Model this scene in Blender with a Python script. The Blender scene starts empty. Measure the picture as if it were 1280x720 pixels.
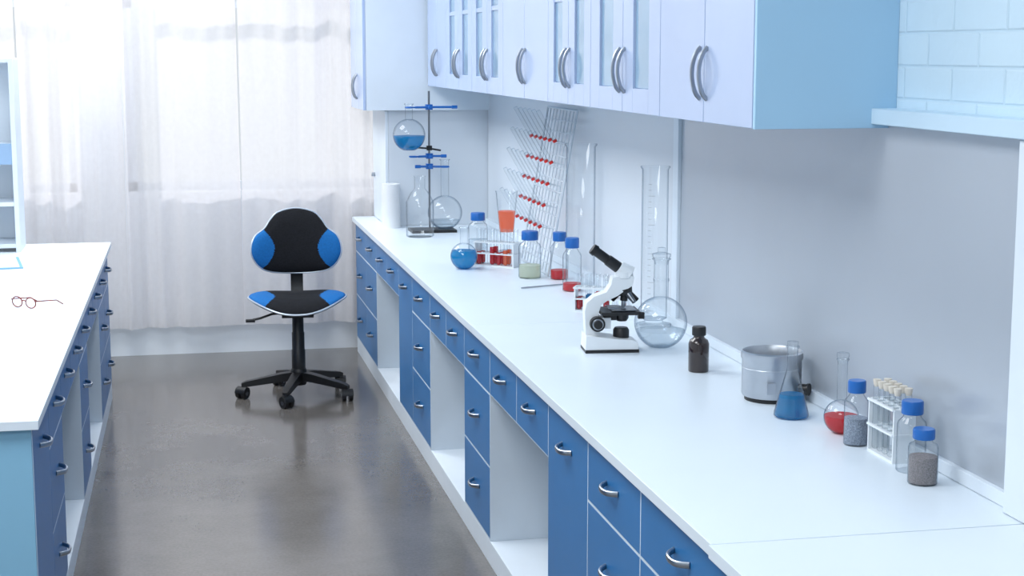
import bpy, math, random
from mathutils import Vector, Matrix
random.seed(4)
sc = bpy.context.scene

# ------------------------------------------------------------------ materials
def newmat(name):
    m = bpy.data.materials.new(name); m.use_nodes = True
    nt = m.node_tree
    for n in list(nt.nodes): nt.nodes.remove(n)
    out = nt.nodes.new('ShaderNodeOutputMaterial')
    return m, nt, out

def L(c):  # sRGB 0-255 -> linear
    r = []
    for v in c:
        v /= 255.0
        r.append(v/12.92 if v <= 0.04045 else ((v+0.055)/1.055)**2.4)
    return (r[0], r[1], r[2], 1.0)

def pmat(name, col, rough=0.4, metal=0.0, var=0.04, scale=8.0, bump=0.0, coat=0.0, spec=0.5, bscale=None):
    m, nt, out = newmat(name)
    p = nt.nodes.new('ShaderNodeBsdfPrincipled')
    tc = nt.nodes.new('ShaderNodeTexCoord')
    nz = nt.nodes.new('ShaderNodeTexNoise'); nz.inputs['Scale'].default_value = scale
    nz.inputs['Detail'].default_value = 4
    nt.links.new(tc.outputs['Object'], nz.inputs['Vector'])
    rp = nt.nodes.new('ShaderNodeValToRGB')
    c = L(col)
    rp.color_ramp.elements[0].position = 0.3; rp.color_ramp.elements[1].position = 0.7
    rp.color_ramp.elements[0].color = (c[0]*(1-var), c[1]*(1-var), c[2]*(1-var), 1)
    rp.color_ramp.elements[1].color = (min(1, c[0]*(1+var)), min(1, c[1]*(1+var)), min(1, c[2]*(1+var)), 1)
    nt.links.new(nz.outputs['Fac'], rp.inputs['Fac'])
    nt.links.new(rp.outputs['Color'], p.inputs['Base Color'])
    p.inputs['Roughness'].default_value = rough
    p.inputs['Metallic'].default_value = metal
    p.inputs['Coat Weight'].default_value = coat
    p.inputs['Specular IOR Level'].default_value = spec
    if bump > 0:
        n2 = nt.nodes.new('ShaderNodeTexNoise'); n2.inputs['Scale'].default_value = bscale or scale*10
        nt.links.new(tc.outputs['Object'], n2.inputs['Vector'])
        b = nt.nodes.new('ShaderNodeBump'); b.inputs['Strength'].default_value = bump
        b.inputs['Distance'].default_value = 0.002
        nt.links.new(n2.outputs['Fac'], b.inputs['Height'])
        nt.links.new(b.outputs['Normal'], p.inputs['Normal'])
    nt.links.new(p.outputs['BSDF'], out.inputs['Surface'])
    return m

def glassmat(name, centre=(0.97, 0.98, 0.985), edge=(0.36, 0.45, 0.54), refl=0.55, start=.48):
    m, nt, out = newmat(name)
    lw = nt.nodes.new('ShaderNodeLayerWeight'); lw.inputs['Blend'].default_value = 0.5
    rp = nt.nodes.new('ShaderNodeValToRGB')
    rp.color_ramp.elements[0].position = start; rp.color_ramp.elements[0].color = centre+(1,)
    rp.color_ramp.elements[1].position = 1.0; rp.color_ramp.elements[1].color = edge+(1,)
    nt.links.new(lw.outputs['Facing'], rp.inputs['Fac'])
    tr = nt.nodes.new('ShaderNodeBsdfTransparent'); nt.links.new(rp.outputs['Color'], tr.inputs['Color'])
    gl = nt.nodes.new('ShaderNodeBsdfGlossy'); gl.inputs['Roughness'].default_value = 0.04
    pw = nt.nodes.new('ShaderNodeMath'); pw.operation = 'POWER'; pw.inputs[1].default_value = 4.0
    nt.links.new(lw.outputs['Facing'], pw.inputs[0])
    mu = nt.nodes.new('ShaderNodeMath'); mu.operation = 'MULTIPLY_ADD'; mu.inputs[1].default_value = refl; mu.inputs[2].default_value = .05
    nt.links.new(pw.outputs[0], mu.inputs[0])
    mx = nt.nodes.new('ShaderNodeMixShader')
    nt.links.new(mu.outputs[0], mx.inputs['Fac'])
    nt.links.new(tr.outputs[0], mx.inputs[1]); nt.links.new(gl.outputs[0], mx.inputs[2])
    nt.links.new(mx.outputs[0], out.inputs['Surface'])
    return m

def liquid(name, col, dens=0.6):
    m, nt, out = newmat(name)
    c = L(col)
    p = nt.nodes.new('ShaderNodeBsdfPrincipled'); p.inputs['Base Color'].default_value = c
    p.inputs['Roughness'].default_value = 0.12
    tl = nt.nodes.new('ShaderNodeBsdfTranslucent'); tl.inputs['Color'].default_value = c
    tr = nt.nodes.new('ShaderNodeBsdfTransparent'); tr.inputs['Color'].default_value = tuple(v**.5 for v in c[:3])+(1,)
    m1 = nt.nodes.new('ShaderNodeMixShader'); m1.inputs['Fac'].default_value = 0.4
    nt.links.new(p.outputs[0], m1.inputs[1]); nt.links.new(tl.outputs[0], m1.inputs[2])
    m2 = nt.nodes.new('ShaderNodeMixShader'); m2.inputs['Fac'].default_value = dens
    nt.links.new(tr.outputs[0], m2.inputs[1]); nt.links.new(m1.outputs[0], m2.inputs[2])
    nt.links.new(m2.outputs[0], out.inputs['Surface'])
    return m

M = {}
M['top'] = pmat('laminate_worktop_white', (224, 234, 243), 0.32, var=0.012, scale=3)
M['white'] = pmat('laminate_white', (222, 231, 240), 0.4, var=0.015)
M['carc'] = pmat('carcass_white', (208, 219, 230), 0.5, var=0.02)
M['blue'] = pmat('laminate_blue', (46, 114, 172), 0.38, var=0.05, scale=3)
M['sky'] = pmat('laminate_sky_blue', (170, 209, 236), 0.4, var=0.02, scale=2)
M['teal'] = pmat('laminate_end_blue', (136, 186, 214), 0.4, var=0.02, scale=2)
M['ledge'] = pmat('ledge_pale_blue', (202, 225, 241), 0.4, var=0.02, scale=2)
M['lav'] = pmat('laminate_pale_lavender', (178, 195, 226), 0.26, var=0.03, scale=2, coat=0.2)
M['bluelt'] = pmat('laminate_edge_blue', (146, 176, 208), 0.4, var=0.02)
M['pane'] = pmat('frosted_cabinet_glass', (140, 172, 198), 0.12, var=0.08, scale=5, coat=0.3)
M['steel'] = pmat('brushed_steel', (170, 176, 184), 0.3, metal=1.0, var=0.03)
M['rod'] = pmat('dark_steel', (120, 124, 130), 0.3, metal=1.0)
M['panel'] = pmat('satin_wall_panel', (182, 189, 198), 0.34, metal=0.35, var=0.04, scale=1.2)
M['panel2'] = pmat('pale_wall_panel', (210, 217, 225), 0.35, var=0.02, scale=1.5)
M['wall'] = pmat('painted_plaster', (228, 232, 237), 0.7, var=0.02, bump=0.1)
M['ceil'] = pmat('ceiling_paint', (240, 242, 245), 0.8, var=0.01)
M['blk'] = pmat('black_plastic', (20, 21, 24), 0.42, var=0.1, bump=0.1)
M['fab'] = pmat('black_fabric', (26, 27, 31), 0.9, var=0.25, scale=120, bump=0.5, bscale=500, spec=0.2)
M['fabblue'] = pmat('blue_fabric', (14, 100, 168), 0.8, var=0.12, scale=120, bump=0.5, bscale=500, spec=0.3)
M['trim'] = pmat('silver_piping', (190, 200, 212), 0.3, metal=0.5)
M['cap'] = pmat('blue_cap_plastic', (18, 98, 178), 0.35)
M['amber'] = pmat('amber_glass', (40, 26, 24), 0.08, var=0.1, coat=0.6)
M['clampblue'] = pmat('clamp_blue', (24, 104, 188), 0.35)
M['red'] = pmat('red_rubber', (214, 40, 36), 0.4)
M['cream'] = pmat('cream_stopper', (216, 208, 196), 0.5)
M['wplast'] = pmat('white_plastic', (230, 236, 241), 0.35, var=0.01)
M['wire'] = pmat('white_coated_wire', (200, 209, 218), 0.35, var=0.01)
M['paper'] = pmat('paper_white', (228, 230, 233), 0.8, bump=0.2)
M['gran'] = pmat('grey_granules', (140, 150, 166), 0.9, var=0.5, scale=300, bump=1.0, bscale=400)
M['gran2'] = pmat('brown_grey_powder', (136, 130, 132), 0.95, var=0.4, scale=300, bump=1.0, bscale=400)
M['folder'] = pmat('blue_folder', (110, 164, 214), 0.5)
M['tort'] = pmat('brown_red_frame', (120, 42, 32), 0.25, var=0.4, scale=60)
M['alu'] = pmat('aluminium_spun', (186, 191, 198), 0.38, metal=0.9, var=0.05, scale=20)
M['winframe'] = pmat('window_frame_paint', (206, 211, 217), 0.5)
M['glass'] = glassmat('clear_glass')
M['pglass'] = glassmat('window_glass', (0.98, 0.985, 0.99), (0.8, 0.85, 0.88), 0.5)
M['water'] = glassmat('clear_liquid', (0.88, 0.91, 0.93), (0.62, 0.69, 0.75), 0.4)
M['lblue'] = liquid('blue_solution', (36, 156, 208), 0.55)
M['lred'] = liquid('red_solution', (222, 40, 52), 0.72)
M['lorg'] = liquid('orange_solution', (252, 132, 84), 0.6)
M['lyel'] = liquid('pale_solution', (222, 227, 208), 0.6)

def floormat():
    m, nt, out = newmat('polished_concrete')
    p = nt.nodes.new('ShaderNodeBsdfPrincipled')
    tc = nt.nodes.new('ShaderNodeTexCoord')
    n1 = nt.nodes.new('ShaderNodeTexNoise'); n1.inputs['Scale'].default_value = 1.6; n1.inputs['Detail'].default_value = 8; n1.inputs['Roughness'].default_value = 0.65
    n2 = nt.nodes.new('ShaderNodeTexNoise'); n2.inputs['Scale'].default_value = 90; n2.inputs['Detail'].default_value = 3
    nt.links.new(tc.outputs['Object'], n1.inputs['Vector']); nt.links.new(tc.outputs['Object'], n2.inputs['Vector'])
    mx = nt.nodes.new('ShaderNodeMix'); mx.inputs[0].default_value = 0.3
    nt.links.new(n1.outputs['Fac'], mx.inputs[2]); nt.links.new(n2.outputs['Fac'], mx.inputs[3])
    rp = nt.nodes.new('ShaderNodeValToRGB')
    rp.color_ramp.elements[0].position = 0.33; rp.color_ramp.elements[0].color = L((87, 83, 80))
    rp.color_ramp.elements[1].position = 0.68; rp.color_ramp.elements[1].color = L((120, 115, 111))
    nt.links.new(mx.outputs[0], rp.inputs['Fac']); nt.links.new(rp.outputs['Color'], p.inputs['Base Color'])
    mr = nt.nodes.new('ShaderNodeMapRange'); mr.inputs['To Min'].default_value = 0.08; mr.inputs['To Max'].default_value = 0.24
    nt.links.new(n1.outputs['Fac'], mr.inputs['Value']); nt.links.new(mr.outputs[0], p.inputs['Roughness'])
    p.inputs['Specular IOR Level'].default_value = 0.65
    b = nt.nodes.new('ShaderNodeBump'); b.inputs['Strength'].default_value = 0.07; b.inputs['Distance'].default_value = 0.003
    nt.links.new(n1.outputs['Fac'], b.inputs['Height']); nt.links.new(b.outputs['Normal'], p.inputs['Normal'])
    nt.links.new(p.outputs[0], out.inputs['Surface'])
    return m
M['floor'] = floormat()

def brickmat():
    m, nt, out = newmat('painted_brick_glow_tint')
    p = nt.nodes.new('ShaderNodeBsdfPrincipled'); p.inputs['Roughness'].default_value = 0.55
    tc = nt.nodes.new('ShaderNodeTexCoord')
    sx = nt.nodes.new('ShaderNodeSeparateXYZ'); cx = nt.nodes.new('ShaderNodeCombineXYZ')
    nt.links.new(tc.outputs['Object'], sx.inputs[0])
    nt.links.new(sx.outputs['Y'], cx.inputs['X']); nt.links.new(sx.outputs['Z'], cx.inputs['Y'])
    br = nt.nodes.new('ShaderNodeTexBrick')
    br.inputs['Scale'].default_value = 1.0
    br.inputs['Brick Width'].default_value = 0.24; br.inputs['Row Height'].default_value = 0.078
    br.inputs['Mortar Size'].default_value = 0.006; br.inputs['Mortar Smooth'].default_value = 0.8
    br.inputs['Color1'].default_value = L((208, 230, 243)); br.inputs['Color2'].default_value = L((204, 227, 242)); br.inputs['Mortar'].default_value = L((201, 225, 240))  # blue glow over this wall is put into the brick colours
    nt.links.new(cx.outputs[0], br.inputs['Vector'])
    nt.links.new(br.outputs['Color'], p.inputs['Base Color'])
    nz = nt.nodes.new('ShaderNodeTexNoise'); nz.inputs['Scale'].default_value = 30
    nt.links.new(tc.outputs['Object'], nz.inputs['Vector'])
    ma = nt.nodes.new('ShaderNodeMath'); ma.operation = 'MULTIPLY_ADD'; ma.inputs[1].default_value = 0.8
    inv = nt.nodes.new('ShaderNodeMath'); inv.operation = 'SUBTRACT'; inv.inputs[0].default_value = 1
    nt.links.new(br.outputs['Fac'], inv.inputs[1])
    nt.links.new(nz.outputs['Fac'], ma.inputs[0]); nt.links.new(inv.outputs[0], ma.inputs[2])
    b = nt.nodes.new('ShaderNodeBump'); b.inputs['Strength'].default_value = 0.45; b.inputs['Distance'].default_value = 0.006
    nt.links.new(ma.outputs[0], b.inputs['Height']); nt.links.new(b.outputs['Normal'], p.inputs['Normal'])
    nt.links.new(p.outputs[0], out.inputs['Surface'])
    return m
M['brick'] = brickmat()

def curtainmat():
    m, nt, out = newmat('sheer_voile')
    tc = nt.nodes.new('ShaderNodeTexCoord')
    nz = nt.nodes.new('ShaderNodeTexNoise'); nz.inputs['Scale'].default_value = 40
    nt.links.new(tc.outputs['Object'], nz.inputs['Vector'])
    rp = nt.nodes.new('ShaderNodeValToRGB')
    rp.color_ramp.elements[0].color = L((243, 238, 238)); rp.color_ramp.elements[1].color = L((252, 248, 248))
    nt.links.new(nz.outputs['Fac'], rp.inputs['Fac'])
    d = nt.nodes.new('ShaderNodeBsdfDiffuse'); t = nt.nodes.new('ShaderNodeBsdfTranslucent')
    nt.links.new(rp.outputs['Color'], d.inputs['Color']); nt.links.new(rp.outputs['Color'], t.inputs['Color'])
    a = nt.nodes.new('ShaderNodeMixShader'); a.inputs['Fac'].default_value = 0.5
    nt.links.new(d.outputs[0], a.inputs[1]); nt.links.new(t.outputs[0], a.inputs[2])
    tr = nt.nodes.new('ShaderNodeBsdfTransparent')
    lw = nt.nodes.new('ShaderNodeLayerWeight'); lw.inputs['Blend'].default_value = 0.5
    mr = nt.nodes.new('ShaderNodeMapRange'); mr.inputs['To Min'].default_value = 0.62; mr.inputs['To Max'].default_value = 1.0
    nt.links.new(lw.outputs['Facing'], mr.inputs['Value'])
    b = nt.nodes.new('ShaderNodeMixShader')
    nt.links.new(mr.outputs[0], b.inputs['Fac'])
    nt.links.new(tr.outputs[0], b.inputs[1]); nt.links.new(a.outputs[0], b.inputs[2])
    nt.links.new(b.outputs[0], out.inputs['Surface'])
    return m
M['curtain'] = curtainmat()

# ------------------------------------------------------------------ builder
class B:
    def __init__(s, name, loc=(0, 0, 0), rot=0.0):
        s.name = name; s.loc = loc; s.rot = rot
        s.v = []; s.f = []; s.m = []; s.s = []; s.mats = []
    def mi(s, k):
        if k not in s.mats: s.mats.append(k)
        return s.mats.index(k)
    def add(s, vs, fs, mat, smooth=False, T=None, mats=None):
        o = len(s.v)
        for p in vs:
            p = Vector(p)
            if T is not None: p = T @ p
            s.v.append(p[:])
        for i, f in enumerate(fs):
            s.f.append([o+j for j in f]); s.m.append(s.mi(mats[i] if mats else mat)); s.s.append(smooth)
    def box(s, x0, x1, y0, y1, z0, z1, mat, T=None):
        if x0 > x1: x0, x1 = x1, x0
        vs = [(x0, y0, z0), (x1, y0, z0), (x1, y1, z0), (x0, y1, z0), (x0, y0, z1), (x1, y0, z1), (x1, y1, z1), (x0, y1, z1)]
        fs = [(0, 3, 2, 1), (4, 5, 6, 7), (0, 1, 5, 4), (1, 2, 6, 5), (2, 3, 7, 6), (3, 0, 4, 7)]
        s.add(vs, fs, mat, False, T)
    def lathe(s, prof, mat, c=(0, 0, 0), seg=32, T=None):
        vs = []; rings = []
        for r, z in prof:
            if r < 1e-5:
                vs.append((c[0], c[1], c[2]+z)); rings.append([len(vs)-1])
            else:
                k = len(vs)
                for i in range(seg):
                    a = 2*math.pi*i/seg
                    vs.append((c[0]+r*math.cos(a), c[1]+r*math.sin(a), c[2]+z))
                rings.append(list(range(k, k+seg)))
        fs = []
        for a, b in zip(rings[:-1], rings[1:]):
            for i in range(seg):
                j = (i+1) % seg
                if len(a) == 1 and len(b) == 1: continue
                if len(a) == 1: fs.append((a[0], b[j], b[i]))
                elif len(b) == 1: fs.append((a[i], a[j], b[0]))
                else: fs.append((a[i], a[j], b[j], b[i]))
        s.add(vs, fs, mat, True, T)
    def cyl(s, p0, p1, r0, mat, r1=None, seg=20):
        r1 = r0 if r1 is None else r1
        p0 = Vector(p0); p1 = Vector(p1); d = p1-p0
        T = Matrix.Translation(p0) @ d.to_track_quat('Z', 'Y').to_matrix().to_4x4()
        h = d.length
        s.lathe([(0, 0), (r0, 0), (r1, h), (0, h)], mat, seg=seg, T=T)
    def tube(s, pts, r, mat, seg=8, closed=False, flat=1.0):
        pts = [Vector(p) for p in pts]; n = len(pts)
        vs = []; fs = []
        t0 = (pts[1]-pts[0]).normalized()
        up = Vector((0, 0, 1)) if abs(t0.z) < 0.9 else Vector((1, 0, 0))
        nrm = t0.cross(up).normalized()
        for i in range(n):
            if closed: t = (pts[(i+1) % n]-pts[i-1]).normalized()
            else: t = (pts[min(i+1, n-1)]-pts[max(i-1, 0)]).normalized()
            nrm = (nrm-t*nrm.dot(t)).normalized(); bi = t.cross(nrm)
            for k in range(seg):
                a = 2*math.pi*k/seg
                vs.append((pts[i]+nrm*math.cos(a)*r+bi*math.sin(a)*r*flat)[:])
        m = n if closed else n-1
        for i in range(m):
            for k in range(seg):
                a = i*seg+k; b = i*seg+(k+1) % seg
                c = ((i+1) % n)*seg+(k+1) % seg; d = ((i+1) % n)*seg+k
                fs.append((a, b, c, d))
        if not closed:
            fs.append(tuple(range(seg))[::-1]); fs.append(tuple((n-1)*seg+k for k in range(seg)))
        s.add(vs, fs, mat, True)
    def prism(s, poly, y0, y1, mat, T=None):  # poly in XZ
        n = len(poly)
        vs = [(x, y0, z) for x, z in poly]+[(x, y1, z) for x, z in poly]
        fs = [tuple(range(n)), tuple(range(2*n-1, n-1, -1))]
        for i in range(n):
            j = (i+1) % n; fs.append((i, i+n, j+n, j))
        s.add(vs, fs, mat, False, T)
    def pad(s, outline, depthfn, thick, matfn, mapfn, rings=34):
        """soft pad: outline 2D pts; mapfn(x,y,h)->3D, matfn(x,y)"""
        n = len(outline)
        cx = sum(p[0] for p in outline)/n; cy = sum(p[1] for p in outline)/n
        for side in (1, -1):
            vs = [mapfn(cx, cy, side*thick+depthfn(cx, cy))]; fs = []; ms = []
            for k in range(1, rings+1):
                q = k/rings; q2 = math.sin(q*math.pi/2)**0.9
                h = thick*(1-q2**5)**0.5 if q < 1 else 0
                for x, y in outline:
                    X = cx+(x-cx)*q2; Y = cy+(y-cy)*q2
                    vs.append(mapfn(X, Y, side*h+depthfn(X, Y)))
            for i in range(n):
                j = (i+1) % n
                f = (0, 1+i, 1+j); fs.append(f if side > 0 else f[::-1]); ms.append(matfn(cx, cy, side))
            for k in range(1, rings):
                for i in range(n):
                    j = (i+1) % n
                    a = 1+(k-1)*n
                    f = (a+i, a+n+i, a+n+j, a+j)
                    q2 = math.sin((k+0.5)/rings*math.pi/2)**0.9
                    X = cx+((outline[i][0]+outline[j][0])/2-cx)*q2; Y = cy+((outline[i][1]+outline[j][1])/2-cy)*q2
                    fs.append(f if side > 0 else f[::-1]); ms.append(matfn(X, Y, side))
            s.add(vs, fs, None, True, None, ms)
    def finish(s, bevel=0.0, sharp=38):
        me = bpy.data.meshes.new(s.name)
        me.from_pydata(s.v, [], s.f)
        for k in s.mats: me.materials.append(M[k])
        for i, p in enumerate(me.polygons):
            p.material_index = s.m[i]; p.use_smooth = s.s[i]
        me.update()
        try: me.set_sharp_from_angle(angle=math.radians(sharp))
        except Exception: pass
        ob = bpy.data.objects.new(s.name, me)
        ob.location = s.loc; ob.rotation_euler = (0, 0, s.rot)
        sc.collection.objects.link(ob)
        if bevel > 0:
            b = ob.modifiers.new('bevel', 'BEVEL'); b.width = bevel; b.segments = 2
            b.limit_method = 'ANGLE'; b.angle_limit = math.radians(50); b.harden_normals = False
        return ob

def spline(pts, n):
    P = [Vector(p) for p in pts]; N = len(P); out = []
    per = max(1, n//N)
    for i in range(N):
        a, b, c, d = P[i-1], P[i], P[(i+1) % N], P[(i+2) % N]
        for k in range(per):
            t = k/per
            out.append((0.5*((2*b)+(c-a)*t+(2*a-5*b+4*c-d)*t*t+(3*b-3*c+d-a)*t**3))[:])
    return out

def simple(name, x0, x1, y0, y1, z0, z1, mat, bevel=0):
    cx, cy = (x0+x1)/2, (y0+y1)/2
    b = B(name, (cx, cy, z0)); b.box(x0-cx, x1-cx, y0-cy, y1-cy, 0, z1-z0, mat)
    return b.finish(bevel)

# ------------------------------------------------------------------ room shell
XL, XR, YB, YF, ZC = -2.6, 1.72, -1.6, 9.42, 2.95
CT = 0.80
YE = 9.295   # far end of the fitted units (curtain hangs behind)
simple('floor', XL-.1, XR+.1, YB-.1, YF+.25, -.1, 0, 'floor')
simple('ceiling', XL-.1, XR+.1, YB-.1, YF+.25, ZC, ZC+.1, 'ceil')
simple('wall_left', XL-.1, XL, YB, YF, 0, ZC, 'wall')
simple('wall_back', XL-.1, XR+.1, YB-.1, YB, 0, ZC, 'wall')
w = B('wall_right'); w.box(XR, XR+.1, YB, YF, 0, ZC, 'brick'); w.finish()
WX = [(-2.3, -.55), (-.27, 1.25)]; WZ = (.95, 2.72)
w = B('wall_front')
w.box(XL-.1, XR+.1, YF, YF+.2, 0, WZ[0], 'wall'); w.box(XL-.1, XR+.1, YF, YF+.2, WZ[1], ZC, 'wall')
w.box(XL-.1, WX[0][0], YF, YF+.2, WZ[0], WZ[1], 'wall'); w.box(WX[0][1], WX[1][0], YF, YF+.2, WZ[0], WZ[1], 'wall')
w.box(WX[1][1], XR+.1, YF, YF+.2, WZ[0], WZ[1], 'wall'); w.finish()
for i, (a, b) in enumerate(WX):
    w = B('window_%d' % (i+1)); y = YF+.12
    fw = .05
    w.box(a, b, y, y+.06, WZ[0], WZ[0]+fw, 'winframe'); w.box(a, b, y, y+.06, WZ[1]-fw, WZ[1], 'winframe')
    w.box(a, b, y, y+.06, 2.0, 2.04, 'winframe')
    for x in (a, b-fw): w.box(x, x+fw, y, y+.06, WZ[0], WZ[1], 'winframe')
    w.box(a, b, y+.028, y+.032, WZ[0], WZ[1], 'pglass'); w.finish()

# curtains
def curtain(x0, x1, seed):
    r = random.Random(seed); W = x1-x0
    nx = int(W*260); nz = 26; z0, z1 = .17, 2.85
    ph = [r.uniform(0, 6.28) for _ in range(6)]
    b = B('sheer_curtain', ((x0+x1)/2, YF-.065, z0))
    vs = []; fs = []
    for j in range(nz+1):
        tz = j/nz
        for i in range(nx+1):
            x = W*i/nx
            a = .5+.5*math.sin(x*6.5+ph[0]+.5*tz)
            d = .026*math.sin(x*42+ph[1]+1.4*math.sin(x*9+ph[2])+.5*(1-tz)*math.sin(x*4)) * (.15+.85*a)
            d += .016*math.sin(x*15+ph[3]+.9*(1-tz)) + .004*math.sin(x*101+ph[4])*(a)
            vs.append((x-W/2+.01*math.sin(tz*3+x*12)*(1-tz), d, (z1-z0)*tz))
    for j in range(nz):
        for i in range(nx):
            a = j*(nx+1)+i; fs.append((a, a+1, a+nx+2, a+nx+1))
    b.add(vs, fs, 'curtain', True)
    return b.finish(0, 180)
curtain(-2.4, -.86, 1); curtain(-.85, -.29, 2); curtain(-.285, .36, 3); curtain(.365, 1.16, 5)
w = B('curtain_rail', (0, YF-.065, 2.87)); w.cyl((-2.5, 0, 0), (1.2, 0, 0), .012, 'steel'); 
for x in (-2.3, -1, .9): w.box(x-.01, x+.01, 0, .065, -.01, .01, 'steel')
w.finish()

# ------------------------------------------------------------------ bench runs
ZB, Z1, Z2, ZT = .09, .345, .60, .772
def handle_h(b, xf, s, yc, z, w=.055):
    pts = []
    for k in range(11):
        t = -1+2*k/10
        pts.append((xf-s*(.026*(1-abs(t)**3)), yc+w*t, z-.004*(1-t*t)))
    b.tube(pts, .0052, 'steel', 8, flat=1.5)
def front(b, xf, s, y0, y1, z0, z1, hz=None):
    g = .0034
    b.box(xf, xf+s*.018, y0+g, y1-g, z0+g, z1-g, 'blue')
    handle_h(b, xf, s, (y0+y1)/2, (z0+z1)/2+.01 if hz is None else hz)
def bench_run(b, xf, s, xback, units):
    c = xf+s*.0006
    ya, yb = units[0][0], units[-1][1]
    b.box(xf+s*.0006, xback, ya, yb, 0, ZB-.006, 'white')            # plinth + bottom board
    b.box(xback-s*.018, xback, ya, yb, ZB-.006, ZT, 'carc')      # back board
    for y0, y1, kind in units:
        if kind == 'knee':
            ym = (y0+y1)/2
            b.box(c, xback-s*.02, y0, y1, Z2, ZT+.0005, 'carc')
            for a, q in ((y0, ym), (ym, y1)): front(b, xf, s, a, q, Z2, ZT)
        else:
            b.box(c, xback-s*.02, y0, y1, ZB-.006, ZT+.0005, 'carc')
            if kind == 'tall': front(b, xf, s, y0, y1, ZB, ZT, ZT-.09)
            else:
                front(b, xf, s, y0, y1, Z2, ZT); front(b, xf, s, y0, y1, Z1, Z2); front(b, xf, s, y0, y1, ZB, Z1)

b = B('lab_counter')
units = [(1.2, 1.65, 'stack'), (1.65, 2.15, 'stack'), (2.15, 2.80, 'stack'), (2.80, 3.42, 'stack'), (3.42, 3.90, 'stack'),
         (3.90, 4.35, 'tall'), (4.35, 5.22, 'knee'), (5.22, 5.71, 'stack'), (5.71, 6.52, 'knee'), (6.52, 7.03, 'stack'),
         (7.03, 7.47, 'tall'), (7.47, 8.33, 'knee'), (8.33, 8.80, 'stack'), (8.80, YE, 'stack')]
bench_run(b, 1.02, 1, 1.70, units)
for a, q, e in ((1.2, 2.868, -.006), (2.872, 5.448, 0), (5.452, YE, 0)):
    b.box(1.0+e, 1.70, a, q, ZT+.001, CT, 'top')
b.finish(.0012)
simple('trim_7', 1.685, 1.70, 2.955, 8.735, CT+.001, CT+.032, 'white', .001)

b = B('lab_island_bench')
ul = [(4.28, 4.74, 'tall'), (4.74, 5.2, 'stack'), (5.2, 6.05, 'knee'), (6.05, 6.5, 'stack'), (6.5, 7.35, 'knee'), (7.35, 7.8, 'stack'), (7.8, 8.24, 'stack')]
bench_run(b, -.35, -1, -1.75, ul)
b.box(-1.76, -.352, 4.262, 4.28, 0, ZT, 'teal'); b.box(-1.76, -.368, 8.24, 8.252, 0, ZT, 'teal')
b.box(-1.78, -.33, 4.24, 8.27, ZT+.003, CT, 'top')
ob = b.finish(.0012)
ang = -.010; px, py = -.33, 8.26
ob.rotation_euler = (0, 0, ang)
ob.location = (px-(px*math.cos(ang)-py*math.sin(ang)), py-(px*math.sin(ang)+py*math.cos(ang)), 0)

# shelf on island
b = B('reagent_shelf', (-1.20, 8.08, CT))
b.box(.44, .462, -.14, .14, 0, .92, 'white'); b.box(-.462, -.44, -.14, .14, 0, .92, 'white')
for z, m in ((.02, 'white'), (.22, 'white'), (.42, 'white'), (.50, 'white'), (.90, 'white')):
    b.box(-.44, .44, -.135, .14, z, z+.02, m)
b.box(-.44, .44, .125, .135, .04, .9, 'white')
b.box(-.44, .44, -.138, -.13, .42, .52, 'bluelt')
b.finish(.0015)
b = B('blue_folder', (-.86, 7.50, CT), math.radians(8)); b.box(-.16, .16, -.2, .2, 0, .005, 'folder'); b.box(-.145, .145, -.182, .182, .005, .008, 'paper'); b.finish()
# eyeglasses
b = B('eyeglasses', (-.570, 6.16, CT), math.radians(-40))
for sx in (-1, 1):
    c = sx*.034; pts = []
    for k in range(20):
        a = 2*math.pi*k/20
        pts.append((c+.027*math.cos(a), -.002*math.cos(a), .024+.0195*math.sin(a)))
    b.tube(pts, .0024, 'tort', 6, True)
    b.lathe([(0, 0), (.026, 0)], 'glass', seg=20, T=Matrix.Translation((c, 0, .024)) @ Matrix.Rotation(math.pi/2, 4, 'X') @ Matrix.Diagonal((1, .72, 1, 1)))
    b.tube([(sx*.062, 0, .032), (sx*.066, .02, .031), (sx*.066, .10, .024), (sx*.064, .135, .004)], .0024, 'tort', 6)
b.tube([(-.008, 0, .029), (0, -.001, .033), (.008, 0, .029)], .0022, 'tort', 6)
b.finish()

# ------------------------------------------------------------------ wall panels and trim
simple('trim_1', 1.70, 1.72, 2.955, 5.26, CT, 1.575, 'panel')
simple('trim_2', 1.688, 1.72, 5.262, 5.318, CT, 1.566, 'white', .002)
simple('trim_3', 1.70, 1.72, 5.32, 8.735, CT, 1.566, 'panel2')
simple('trim_4', 1.665, 1.72, 2.85, 2.952, CT+.001, 1.575, 'white', .002)
simple('trim_5', 1.655, 1.72, 1.0, 3.64, 1.577, 1.615, 'ledge', .002)
simple('trim_6', 1.69, 1.72, 1.2, 2.848, CT+.001, 1.575, 'panel2')

# ------------------------------------------------------------------ wall cabinets
b = B('wall_cabinet_run')
ZB2, ZT2 = 1.567, 2.45
b.box(1.376, 1.72, 3.65, 8.68, ZB2, ZT2, 'sky')
b.box(1.357, 1.72, 3.636, 3.652, ZB2, ZT2, 'sky')
def handle_v(b, x, y, z):
    pts = []
    for k in range(13):
        t = -1+2*k/12
        pts.append((x-.024*(1-t*t)**.7, y, z+.068*t))
    b.tube(pts, .005, 'steel', 8, flat=1.3)
doors = [(3.655, 4.02, 'S'), (4.02, 4.41, 'S'), (4.41, 4.80, 'G'), (4.80, 5.19, 'G'), (5.19, 5.50, 'G'), (5.50, 5.81, 'G'), (5.81, 6.22, 'S'), (6.22, 6.64, 'S'),
         (6.64, 7.0, 'G'), (7.0, 7.36, 'G'), (7.36, 7.72, 'G'), (7.72, 8.08, 'G'), (8.08, 8.38, 'S'), (8.38, 8.68, 'S')]
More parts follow.
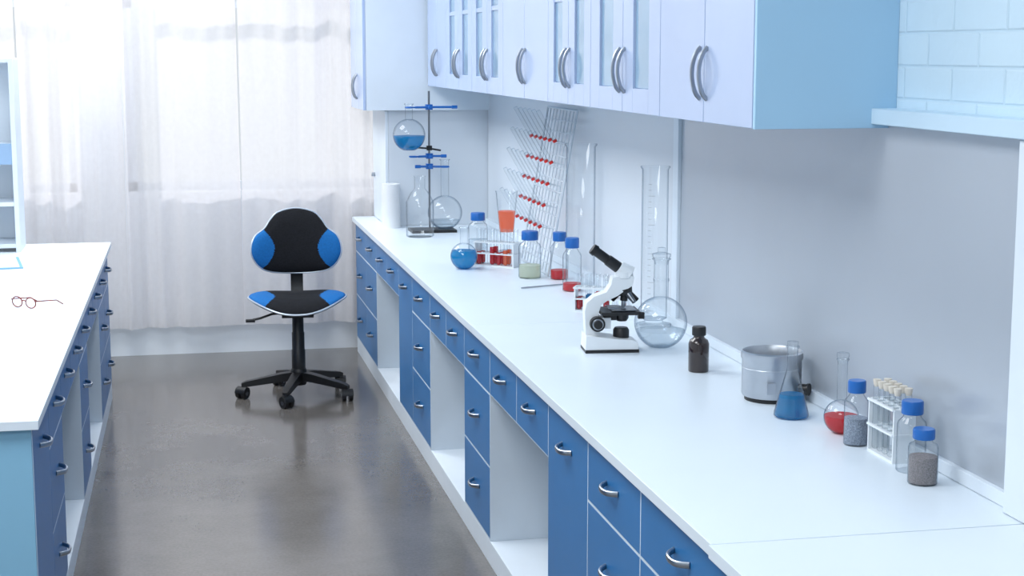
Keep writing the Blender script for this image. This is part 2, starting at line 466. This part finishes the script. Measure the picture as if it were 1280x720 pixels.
for i, (a, q, k) in enumerate(doors):
    g = .002; x0, x1 = 1.357, 1.3745
    if k == 'S': b.box(x0, x1, a+g, q-g, ZB2+.001, ZT2, 'lav')
    else:
        w_ = (q-a)*.29
        b.box(x0, x1, a+g, a+w_, ZB2+.001, ZT2, 'lav'); b.box(x0, x1, q-w_, q-g, ZB2+.001, ZT2, 'lav')
        b.box(x0, x1, a+w_, q-w_, ZB2+.001, ZB2+.075, 'lav'); b.box(x0, x1, a+w_, q-w_, ZT2-.075, ZT2, 'lav')
        b.box(x0+.008, x0+.012, a+w_, q-w_, ZB2+.075, ZT2-.075, 'pane')
        b.box(x0+.002, x0+.010, a+w_, q-w_, ZB2+.36, ZB2+.38, 'lav')
    hy = q-.028 if i % 2 == 0 else a+.028
    handle_v(b, x0, hy, 1.695)
b.finish(.0015)

b = B('deep_wall_cabinet')
b.box(1.022, 1.72, 8.70, YE, 1.435, 2.45, 'white')
b.box(1.005, 1.021, 8.70, 8.996, 1.437, 2.45, 'lav'); b.box(1.005, 1.021, 9.0, YE, 1.437, 2.45, 'lav')
handle_v(b, 1.005, 8.97, 1.56); handle_v(b, 1.005, 9.03, 1.56)
b.finish(.0015)
b = B('counter_tower_cabinet', (0, 0, CT))
b.box(1.145, 1.719, 8.74, YE, 0.001, .634, 'panel2'); b.box(1.128, 1.144, 8.742, YE-.002, .004, .63, 'white')
b.cyl((1.128, 9.22, .25), (1.108, 9.22, .25), .012, 'steel')
b.finish(.0015)

# ------------------------------------------------------------------ office chair
chair = B('office_chair', (.588, 8.12, 0), math.radians(-4))
c = chair
for k in range(5):
    a = math.radians(-104+72*k)
    R = Matrix.Rotation(a, 4, 'Z')
    prof = [(.02, .085), (.02, .130), (.09, .122), (.27, .088), (.293, .078), (.293, .062), (.265, .06), (.09, .080)]
    n = len(prof); wd = [.026, .026, .023, .017, .012, .012, .017, .023]
    vs = [(x, -w_, z) for (x, z), w_ in zip(prof, wd)]+[(x, w_, z) for (x, z), w_ in zip(prof, wd)]
    fs = [tuple(range(n)), tuple(range(2*n-1, n-1, -1))]+[(i, i+n, (i+1) % n+n, (i+1) % n) for i in range(n)]
    c.add(vs, fs, 'blk', False, R)
    ce = R @ Vector((.283, 0, 0))
    c.cyl((ce.x, ce.y, .045), (ce.x, ce.y, .075), .008, 'rod')
    ca = a+.9*((-1)**k)
    R2 = Matrix.Translation(ce) @ Matrix.Rotation(ca, 4, 'Z')
    for sy in (-1, 1):
        p0 = R2 @ Vector((.008, sy*.007, .0285)); p1 = R2 @ Vector((.008, sy*.027, .0285))
        c.cyl(p0, p1, .0285, 'blk', seg=24)
        p0 = R2 @ Vector((.008, sy*.0272, .0285)); p1 = R2 @ Vector((.008, sy*.029, .0285)); c.cyl(p0, p1, .012, 'rod', seg=16)
    hood = [(-.028+.008, .032), (-.022+.008, .052), (.008, .062), (.028, .053), (.037, .036), (.037, .03), (.008, .034)]
    c.prism(hood, -.029, .029, 'blk', R2)
c.lathe([(0, .06), (.036, .06), (.042, .075), (.042, .130), (.036, .145), (0, .145)], 'blk')
c.lathe([(.035, .135), (.035, .24), (.032, .245), (.032, .33), (.029, .335), (.029, .445), (0, .445)], 'blk')
SZ = .035
c.box(-.08, .08, -.09, .11, .385+SZ, .42+SZ, 'blk')
c.tube([(-.06, 0, .40+SZ), (-.13, -.01, .395+SZ), (-.19, -.015, .375+SZ), (-.245, -.02, .365+SZ)], .006, 'blk')
c.box(-.262, -.215, -.035, -.002, .358+SZ, .371+SZ, 'blk')
so = spline([(0, -.215), (.10, -.205), (.185, -.16), (.238, -.07), (.238, .03), (.20, .125), (.13, .19), (0, .21), (-.13, .19), (-.20, .125), (-.238, .03), (-.238, -.07), (-.185, -.16), (-.10, -.205)], 168)
def sdep(x, y):
    return .034*(abs(x)/.24)**2.2 - .028*max(0, (-y-.08)/.13)**2*(1-(abs(x)/.245)**2) + .012*max(0, (y-.05)/.15)
def smap(x, y, h): return (x, y, .452+SZ+h)
def smat(x, y, side):
    if side < 0: return 'blk'
    return 'fabblue' if abs(x) > .112+2.2*(y+.04)**2 else 'fab'
c.pad(so, sdep, .032, smat, smap)
c.tube([smap(x*1.01, y*1.01, sdep(x, y)-.002) for x, y in so], .005, 'trim', 8, True)
half = [(.12, .008), (.185, .035), (.224, .09), (.228, .145), (.208, .195), (.160, .232), (.130, .275), (.088, .312)]
bo = spline([(0, 0)]+half+[(0, .330)]+[(-x, z) for x, z in half[::-1]], 216)
def bdep(x, z): return .05*(abs(x)/.23)**2 + .012*math.cos((z-.12)/.2*1.5)
def bmap(x, z, h): return (x, .215-h+.05*(z/.33), .612+z)
def bmat(x, z, side):
    if side < 0: return 'blk'
    bx = .112+6.0*(z-.13)**2
    return 'fabblue' if abs(x) > bx else 'fab'
c.pad(bo, bdep, .026, bmat, bmap, 44)
c.tube([bmap(x*1.01, .16+(z-.16)*1.01, bdep(x, z)) for x, z in bo], .0045, 'trim', 8, True)
for (w0, dz) in ((.032, 0),):
    path = [(.04, .398+SZ), (.16, .398+SZ), (.245, .415+SZ), (.272, .49), (.272, .60), (.262, .72)]
    n = len(path); vs = []
    for y, z in path:
        vs += [(-w0, y, z), (w0, y, z)]
    for y, z in path:
        vs += [(-w0, y+.016, z-.012), (w0, y+.016, z-.012)]
    fs = []
    for i in range(n-1):
        a = 2*i; q = 2*n+2*i
        fs += [(a, a+1, a+3, a+2), (q, q+2, q+3, q+1), (a, a+2, q+2, q), (a+1, q+1, q+3, a+3)]
    fs += [(0, 2*n, 2*n+1, 1), (2*n-2, 2*n-1, 4*n-1, 4*n-2)]
    c.add(vs, fs, 'blk', False)
c.cyl((0, .287, .655), (0, .32, .655), .022, 'blk')
chair.finish(.002, 40)

# ------------------------------------------------------------------ glassware helpers
def round_flask(name, x, y, z, r, neck_r, H, liq=None, fill=.35, rim=True):
    b = B(name, (x, y, z)); cz = r*.93
    prof = [(0, 0), (r*.36, 0)]
    a0 = math.asin(.36); a1 = math.pi-math.asin(neck_r/r)
    for k in range(0, 25):
        a = a0+(a1-a0)*k/24
        prof.append((r*math.sin(a), cz-r*math.cos(a)))
    zt = prof[-1][1]
    prof += [(neck_r, zt+.006), (neck_r, H-.01), (neck_r*1.06, H-.006), (neck_r*1.25, H-.003), (neck_r*1.25, H), (neck_r*1.05, H)]
    b.lathe(prof, 'glass', seg=40)
    b.lathe([(neck_r*1.2, H-.004), (neck_r*1.28, H-.002), (neck_r*1.2, H)], 'glass', seg=40)
    if liq:
        q = r*.965; lp = [(0, .004), (q*.36, .004)]
        zf = cz-r+2*r*fill
        for k in range(0, 25):
            a = a0+(math.pi-a0)*k/24
            zz = cz-q*math.cos(a)
            if zz > zf: break
            lp.append((q*math.sin(a), zz))
        rr = math.sqrt(max(0, q*q-(zf-cz)**2)); lp += [(rr, zf), (0, zf)]
        b.lathe(lp, liq, seg=40)
    return b
def erlenmeyer(name, x, y, r, H, neck_r, liq, fill):
    b = B(name, (x, y, CT)); zc = H*.66
    prof = [(0, 0), (r*.93, 0), (r, .006), (r*.985, .014), (neck_r*1.15, zc), (neck_r, zc+.01), (neck_r, H-.008), (neck_r*1.3, H-.003), (neck_r*1.3, H), (neck_r, H)]
    b.lathe(prof, 'glass', seg=40)
    b.lathe([(r*.97, .010), (r*.95, .016), (neck_r*1.05, zc)], 'glass', seg=40)
    zf = fill*H; t = (zf-.014)/(zc-.014); rr = r*.985+(neck_r*1.15-r*.985)*t
    b.lathe([(0, .003), (r*.9, .003), (r*.965, .008), (r*.95, .015), (rr*.965, zf), (0, zf)], liq, seg=40)
    b.lathe([(neck_r*.85, H-.025), (neck_r*.95, H-.02), (neck_r*1.05, H+.005), (neck_r*1.1, H+.012), (0, H+.014)], 'glass', seg=24)
    return b.finish(0, 60)
def bottle(name, x, y, r, H, liq=None, fill=.4, cap='cap', z=CT):
    b = B(name, (x, y, z)); hs = H*.66; nr = r*.58; hc = H*.80
    b.lathe([(0, 0), (r*.92, 0), (r, r*.1), (r, hs), (r*.93, hs+r*.22), (nr*1.1, hc-.006), (nr, hc), (nr, H-.006), (0, H-.006)], 'glass', seg=36)
    seg = 48; cr = nr*1.28
    vs = []; z0 = hc+.002
    rows = [(cr*.97, z0), (cr, z0+.002), (cr, H-.004), (cr*.93, H)]
    for rr, zz in rows:
        for k in range(seg):
            a = 2*math.pi*k/seg; q = rr*(1.0 if (k % 2) else .965)
            vs.append((q*math.cos(a), q*math.sin(a), zz))
    fs = []
    for j in range(3):
        for k in range(seg):
            l = (k+1) % seg; fs.append((j*seg+k, j*seg+l, (j+1)*seg+l, (j+1)*seg+k))
    fs.append(tuple(3*seg+k for k in range(seg))); fs.append(tuple(range(seg))[::-1])
    b.add(vs, fs, cap)
    if liq:
        q = r*.95; zf = H*fill
        b.lathe([(0, .003), (q*.9, .003), (q, r*.12), (q, zf), (0, zf)], liq, seg=36)
    return b.finish(0, 40)
def grad_cylinder(name, x, y, r, H, foot=True):
    b = B(name, (x, y, CT))
    if foot: b.lathe([(0, 0), (r*1.35, 0), (r*1.35, .008), (r*.7, .016), (r*.7, .022), (r, .03)], 'glass', seg=40)
    z0 = .03 if foot else 0
    b.lathe([(0, z0), (r, z0), (r, H-.012), (r*1.12, H-.004), (r*1.12, H), (r, H)], 'glass', seg=40)
    n = int((H-.1)/.02)
    for k in range(n if foot else 0):
        z = .06+k*.02; wdt = .5 if k % 5 == 0 else .25
        pts = [(r*1.004*math.cos(a), r*1.004*math.sin(a), z) for a in [3.9+wdt*t/4 for t in range(5)]]
        b.tube(pts, .0005, 'rod' , 4)
    return b.finish(0, 50)
def tube_geo(b, x, y, z0, H, r, liq=None, fill=.4, stop=None):
    prof = [(0, 0)]+[(r*math.sin(a), r-r*math.cos(a)) for a in (.4, .8, 1.2, 1.57)]+[(r, H-.003), (r*1.18, H), (r, H)]
    b.lathe(prof, 'glass', c=(x, y, z0), seg=16)
    if liq: 
        q = r*.93
        b.lathe([(0, .001)]+[(q*math.sin(a), r-q*math.cos(a)) for a in (.4, .8, 1.2, 1.57)]+[(q, H*fill), (0, H*fill)], liq, c=(x, y, z0), seg=16)
    if stop: b.lathe([(0, H-.012), (r*.9, H-.012), (r*1.2, H), (r*1.2, H+.005), (0, H+.006)], stop, c=(x, y, z0), seg=16)
def tube_rack(name, x, y, rot, Ln, W, Hh, n, rows, tr, tH, liqs, stops=(None,)):
    b = B(name, (x, y, CT), rot)
    b.box(-Ln/2, Ln/2, -W/2, W/2, 0, .006, 'wplast')
    for sx in (-1, 1): b.box(sx*Ln/2, sx*(Ln/2-.005), -W/2, W/2, .006, Hh, 'wplast')
    for z in (Hh*.5, Hh-.005):
        for yy in [(-W/2)+k*(W/rows) for k in range(rows+1)]:
            b.box(-Ln/2, Ln/2, yy-.004, yy+.004, z, z+.005, 'wplast')
        for k in range(n+1):
            xx = -Ln/2+k*Ln/n; b.box(xx-.0035, xx+.0035, -W/2, W/2, z+.0002, z+.0048, 'wplast')
    i = 0
    for j in range(rows):
        for k in range(n):
            xx = -Ln/2+(k+.5)*Ln/n; yy = -W/2+(j+.5)*W/rows
            tube_geo(b, xx, yy, .0065, tH, tr, liqs[i % len(liqs)], .35+.15*((i*7) % 3)/2, stops[i % len(stops)]); i += 1
    return b.finish(0, 40)

# near group
b = B('metal_crucible_pot', (1.595, 4.10, CT))
r = .082
b.lathe([(0, .012), (r*.97, .012), (r, .018), (r, .112), (r*1.04, .118), (r*1.04, .134), (r*.97, .137), (r*.93, .130), (r*.90, .115), (r*.90, .02), (0, .02)], 'alu', seg=48)
b.lathe([(r*.82, 0), (r*.9, .0), (r*.9, .012), (r*.82, .012)], 'blk', seg=48)
b.lathe([(r*1.001, .09), (r*1.008, .091), (r*1.001, .092)], 'alu', seg=48)
b.cyl((.055, -.066, .04), (.072, -.082, .04), .014, 'blk'); b.cyl((.072, -.082, .04), (.076, -.086, .04), .017, 'blk')
b.box(-.045, -.02, -.084, -.078, .03, .06, 'panel')
b.finish(0, 40)
erlenmeyer('erlenmeyer_flask', 1.565, 3.876, .046, .19, .0135, 'lblue', .33)
b = round_flask('volumetric_flask', 1.622, 3.685, CT, .044, .0125, .19, 'lred', .55)
b.lathe([(.011, .175), (.0125, .19), (.016, .197), (.015, .205), (0, .208)], 'glass', seg=24); b.finish(0, 50)
bottle('reagent_bottle', 1.608, 3.565, .0295, .16, 'gran', .42)
tube_rack('test_tube_rack', 1.640, 3.436, math.radians(90), .14, .055, .13, 5, 2, .008, .165, [None, None], ('cream',))
bottle('reagent_bottle', 1.628, 3.305, .0335, .165, None)
bottle('reagent_bottle', 1.606, 3.20, .033, .125, 'gran2', .5)

# amber bottle
b = B('amber_bottle', (1.521, 4.51, CT))
b.lathe([(0, 0), (.029, 0), (.031, .003), (.031, .085), (.027, .096), (.018, .102), (.016, .106), (.016, .112), (0, .112)], 'amber', seg=36)
b.lathe([(0, .110), (.020, .110), (.021, .112), (.021, .134), (.019, .137), (0, .137)], 'blk', seg=36)
b.finish(0, 40)

# large flat-bottomed flask
b = round_flask('boiling_flask', 1.528, 4.92, CT+.0005, .086, .024, .29, 'water', .36)
b.lathe([(.024, .215), (.026, .217), (.026, .223), (.024, .225)], 'glass', seg=30)
b.lathe([(.021, .27), (.0225, .285), (.030, .297), (.030, .305), (.012, .31), (.012, .325), (0, .327)], 'glass', seg=30)
b.finish(0, 50)

# microscope
b = B('microscope', (1.35, 4.90, CT), math.radians(-6))
def hull(poly, w, m, y=0): b.prism(poly, y-w/2, y+w/2, m)
b.box(-.085, .088, -.055, .055, 0, .010, 'blk')
hull([(-.085, .010), (.086, .010), (.086, .030), (.07, .040), (.02, .044), (-.03, .05), (-.082, .056)], .105, 'wplast')
hull([(-.080, .05), (-.084, .13), (-.078, .158), (-.055, .178), (-.015, .192), (.0, .215), (.005, .238), (.055, .250), (.075, .24), (.07, .212), (.045, .196), (.02, .178), (-.01, .165), (-.032, .150), (-.040, .12), (-.034, .05)], .052, 'wplast')
b.box(-.05, .0, -.030, .030, .075, .11, 'wplast')
for sy in (-1, 1):
    b.cyl((-.045, sy*.026, .092), (-.045, sy*.050, .092), .024, 'blk', seg=28)
    b.cyl((-.045, sy*.050, .092), (-.045, sy*.062, .092), .014, 'blk', seg=24)
    b.cyl((-.045, sy*.0505, .092), (-.045, sy*.052, .092), .018, 'steel', seg=24)
b.box(-.035, .092, -.062, .062, .122, .132, 'blk'); b.box(.0, .08, -.05, .05, .134, .1365, 'rod')
b.tube([(-.01, -.03, .140), (.03, -.03, .140), (.05, -.02, .138)], .002, 'steel', 6); b.tube([(-.01, .03, .140), (.03, .03, .140), (.05, .02, .138)], .002, 'steel', 6)
b.lathe([(0, .095), (.016, .095), (.022, .105), (.022, .121), (0, .121)], 'blk', c=(.04, 0, 0), seg=28)
b.box(-.02, .02, -.02, .02, .10, .12, 'blk')
b.lathe([(0, .04), (.026, .04), (.026, .066), (.021, .074), (0, .074)], 'blk', c=(.038, 0, 0), seg=28)
b.box(.085, .105, -.05, -.03, .108, .128, 'blk')
b.cyl((.045, 0, .200), (.050, 0, .182), .028, 'blk', .024, 28)
b.cyl((.048, 0, .184), (.044, 0, .140), .0095, 'steel', .006); b.cyl((.048, 0, .184), (.046, 0, .160), .012, 'blk')
b.cyl((.062, .008, .186), (.092, .012, .160), .010, 'blk', .0075); b.cyl((.034, .016, .186), (.014, .03, .158), .009, 'blk', .007); b.cyl((.056, -.014, .186), (.074, -.036, .160), .010, 'rod', .007)
b.cyl((.045, 0, .236), (.045, 0, .256), .031, 'wplast', .029, 30)
b.cyl((.062, 0, .244), (.028, 0, .268), .030, 'wplast', .022, 30)
b.cyl((.032, 0, .264), (-.008, 0, .293), .019, 'blk', .018, 26)
b.cyl((-.008, 0, .293), (-.050, 0, .324), .0155, 'blk', .0155, 26)
b.cyl((-.046, 0, .321), (-.058, 0, .330), .019, 'blk', .017, 26)
b.finish(.0025, 40)

# middle group
tube_rack('test_tube_rack', 1.53, 5.66, math.radians(-25), .2, .06, .09, 6, 2, .009, .13, ['lred', 'lblue', 'lred', 'lred', None, 'lred'])
grad_cylinder('graduated_cylinder', 1.623, 5.31, .046, .56)
grad_cylinder('glass_cylinder', 1.62, 6.34, .060, .58, False)
bottle('reagent_bottle', 1.575, 6.52, .038, .20, 'lred', .2)
bottle('reagent_bottle', 1.545, 6.18, .038, .215, 'lred', .15)
bottle('reagent_bottle', 1.461, 6.584, .048, .20, 'lyel', .28)
b = round_flask('boiling_flask', 1.237, 6.92, CT+.0005, .060, .017, .185, 'lblue', .72); b.finish(0, 50)
bottle('reagent_bottle', 1.40, 7.45, .046, .195, 'water', .35)
tube_rack('test_tube_rack', 1.40, 6.98, math.radians(-40), .2, .07, .11, 6, 2, .011, .16, ['lred', None, 'lred', 'lred', 'lorg', None])
b = B('glass_stirring_rod', (1.45, 6.30, CT+.0045), math.radians(20)); b.cyl((-.10, 0, 0), (.10, 0, 0), .003, 'steel'); b.finish(0)
b = B('conical_measuring_glass', (1.54, 7.45, CT))
b.lathe([(0, 0), (.05, 0), (.05, .006), (.014, .016), (.011, .03), (.03, .06), (.052, .29), (.055, .295), (.052, .295)], 'glass', seg=36)
b.lathe([(0, .10), (.033, .10), (.042, .2), (0, .2)], 'lorg', seg=36); b.finish(0, 50)

# draining / test-tube rack leaning to the wall
b = B('test_tube_drying_rack', (1.54, 6.85, CT))
Wd, Hh, lean = .27, .70, .125
def rp(y, t, o=0): return (lean*t-o*.98, y, .004+Hh*t+o*.18)
for y in (-Wd, Wd): b.tube([rp(y, 0), rp(y, 1)], .005, 'wire', 8)
for t in (0.01, .5, 1): b.tube([rp(-Wd, t), rp(Wd, t)], .005, 'wire', 8)
for k in range(1, 9): b.tube([rp(-Wd+k*2*Wd/9, 0), rp(-Wd+k*2*Wd/9, 1)], .0028, 'wire', 6)
for k in range(1, 14): b.tube([rp(-Wd, k/14), rp(Wd, k/14)], .0028, 'wire', 6)
for j in range(5):
    t = .28+.13*j
    for k in range(6):
        y = -Wd*.8+k*Wd*.34
        p0 = Vector(rp(y, t, .06)); p1 = p0+Vector((-.075, 0, .13))
        d = (p1-p0).normalized()
        b.tube([rp(y, t), p0], .002, 'wire', 6)
        b.cyl(p0-d*.004, p0+d*.007, .0095, 'red', seg=10); b.cyl(p0+d*.007, p1, .009, 'glass', seg=12)
b.finish(0, 40)

# ring stand group
b = B('laboratory_ring_stand', (1.33, 8.43, CT))
b.box(-.115, .125, -.09, .08, 0, .014, 'blk')
b.cyl((0, .05, .014), (0, .05, .745), .0055, 'rod')
def clamp(z, x1, x2, ring):
    b.box(-.018, .018, .032, .068, z-.014, z+.014, 'clampblue')
    b.tube([(x2, .05-.02, z), (0, .03, z), (x1*.4, .01, z), (x1*.7, 0, z)], .006, 'clampblue', 8)
    b.cyl((0, .03, z), (0, .005, z), .009, 'clampblue')
    for s_ in (-1, 1):
        pts = [(x1*.7, 0, z)]+[(x1+ring*math.cos(q), s_*ring*math.sin(q), z) for q in [0.2+2.3*t/6 for t in range(7)]]
        b.tube(pts, .005, 'clampblue', 6)
    b.cyl((x2, .03, z), (x2+.03*(1 if x2 > 0 else -1), .03, z), .009, 'clampblue')
clamp(.66, -.115, .12, .021); clamp(.40, -.095, .06, .021); clamp(.345, .075, -.05, .024)
b.tube([(-.13, .02, .455), (-.05, .03, .445), (.0, .05, .44), (.06, .03, .43)], .005, 'blk'); b.box(-.014, .014, .036, .064, .43, .455, 'blk')
b.finish(.001, 40)
b = round_flask('round_flask', 1.215, 8.43, 1.235, .086, .0195, .245, 'lblue', .48); b.finish(0, 50)
b = round_flask('round_flask', 1.405, 8.43, CT+.0145, .092, .022, .37, 'water', .28); b.finish(0, 50)
b = B('glass_beaker', (1.235, 8.20, CT)); b.lathe([(0, 0), (.066, 0), (.072, .006), (.072, .18), (.05, .225), (.028, .25), (.028, .31), (.033, .315)], 'glass', seg=36); b.finish(0, 50)
b = B('paper_roll', (1.145, 8.655, CT)); b.lathe([(.018, 0), (.05, 0), (.05, .24), (.018, .24), (.018, 0)], 'paper', seg=36); b.finish(0, 40)

# ------------------------------------------------------------------ lights
def area(name, x, y, sx, sy, power, col=(1, 1, 1)):
    b = B('added_fill_frame', (x, y, ZC-.05))  # out-of-view housing added around each fill light
    b.box(-sx/2-.03, sx/2+.03, -sy/2-.03, -sy/2, 0, .05, 'wplast'); b.box(-sx/2-.03, sx/2+.03, sy/2, sy/2+.03, 0, .05, 'wplast')
    b.box(-sx/2-.03, -sx/2, -sy/2, sy/2, 0, .05, 'wplast'); b.box(sx/2, sx/2+.03, -sy/2, sy/2, 0, .05, 'wplast'); b.finish()
    l = bpy.data.lights.new(name, 'AREA'); l.shape = 'RECTANGLE'; l.size = sx; l.size_y = sy; l.energy = power; l.color = col
    o = bpy.data.objects.new(name, l); o.location = (x, y, ZC-.03); sc.collection.objects.link(o)
for i, (y, e) in enumerate(((.6, 54), (3.2, 54), (5.8, 57), (8.2, 66))):
    area('added_ceiling_fill', -.45, y, 1.5, 1.2, e, (.945, .98, 1))  # unseen overhead fills, added to brighten the room and window wall
wd = bpy.data.worlds.new('sky'); sc.world = wd; wd.use_nodes = True
nt = wd.node_tree; bg = nt.nodes['Background']
bg.inputs['Color'].default_value = (.90, .955, 1, 1); bg.inputs['Strength'].default_value = 0.80
s = bpy.data.lights.new('sun', 'SUN'); s.energy = 2.4; s.angle = math.radians(3); s.color = (1, .98, .97)
so_ = bpy.data.objects.new('sun', s); so_.rotation_euler = Vector((.55, -1, -.75)).to_track_quat('-Z', 'Y').to_euler(); so_.location = (-4, 16, 8); sc.collection.objects.link(so_)

# ------------------------------------------------------------------ camera
cam = bpy.data.cameras.new('camera'); cam.lens = 56.25; cam.sensor_width = 36; cam.clip_start = .05
co = bpy.data.objects.new('camera', cam); sc.collection.objects.link(co)
F = Vector((.2035, .9681, -.1459)).normalized(); R = Vector((.9786, -.2057, 0)).normalized(); U = R.cross(F).normalized()
mt = Matrix((R, U, -F)).transposed().to_4x4(); mt.translation = (0, 0, 1.75)
co.matrix_world = mt
sc.camera = co
sc.view_settings.view_transform = 'Standard'
sc.view_settings.exposure = 0.0
try: sc.cycles.transparent_max_bounces = 32
except Exception: pass
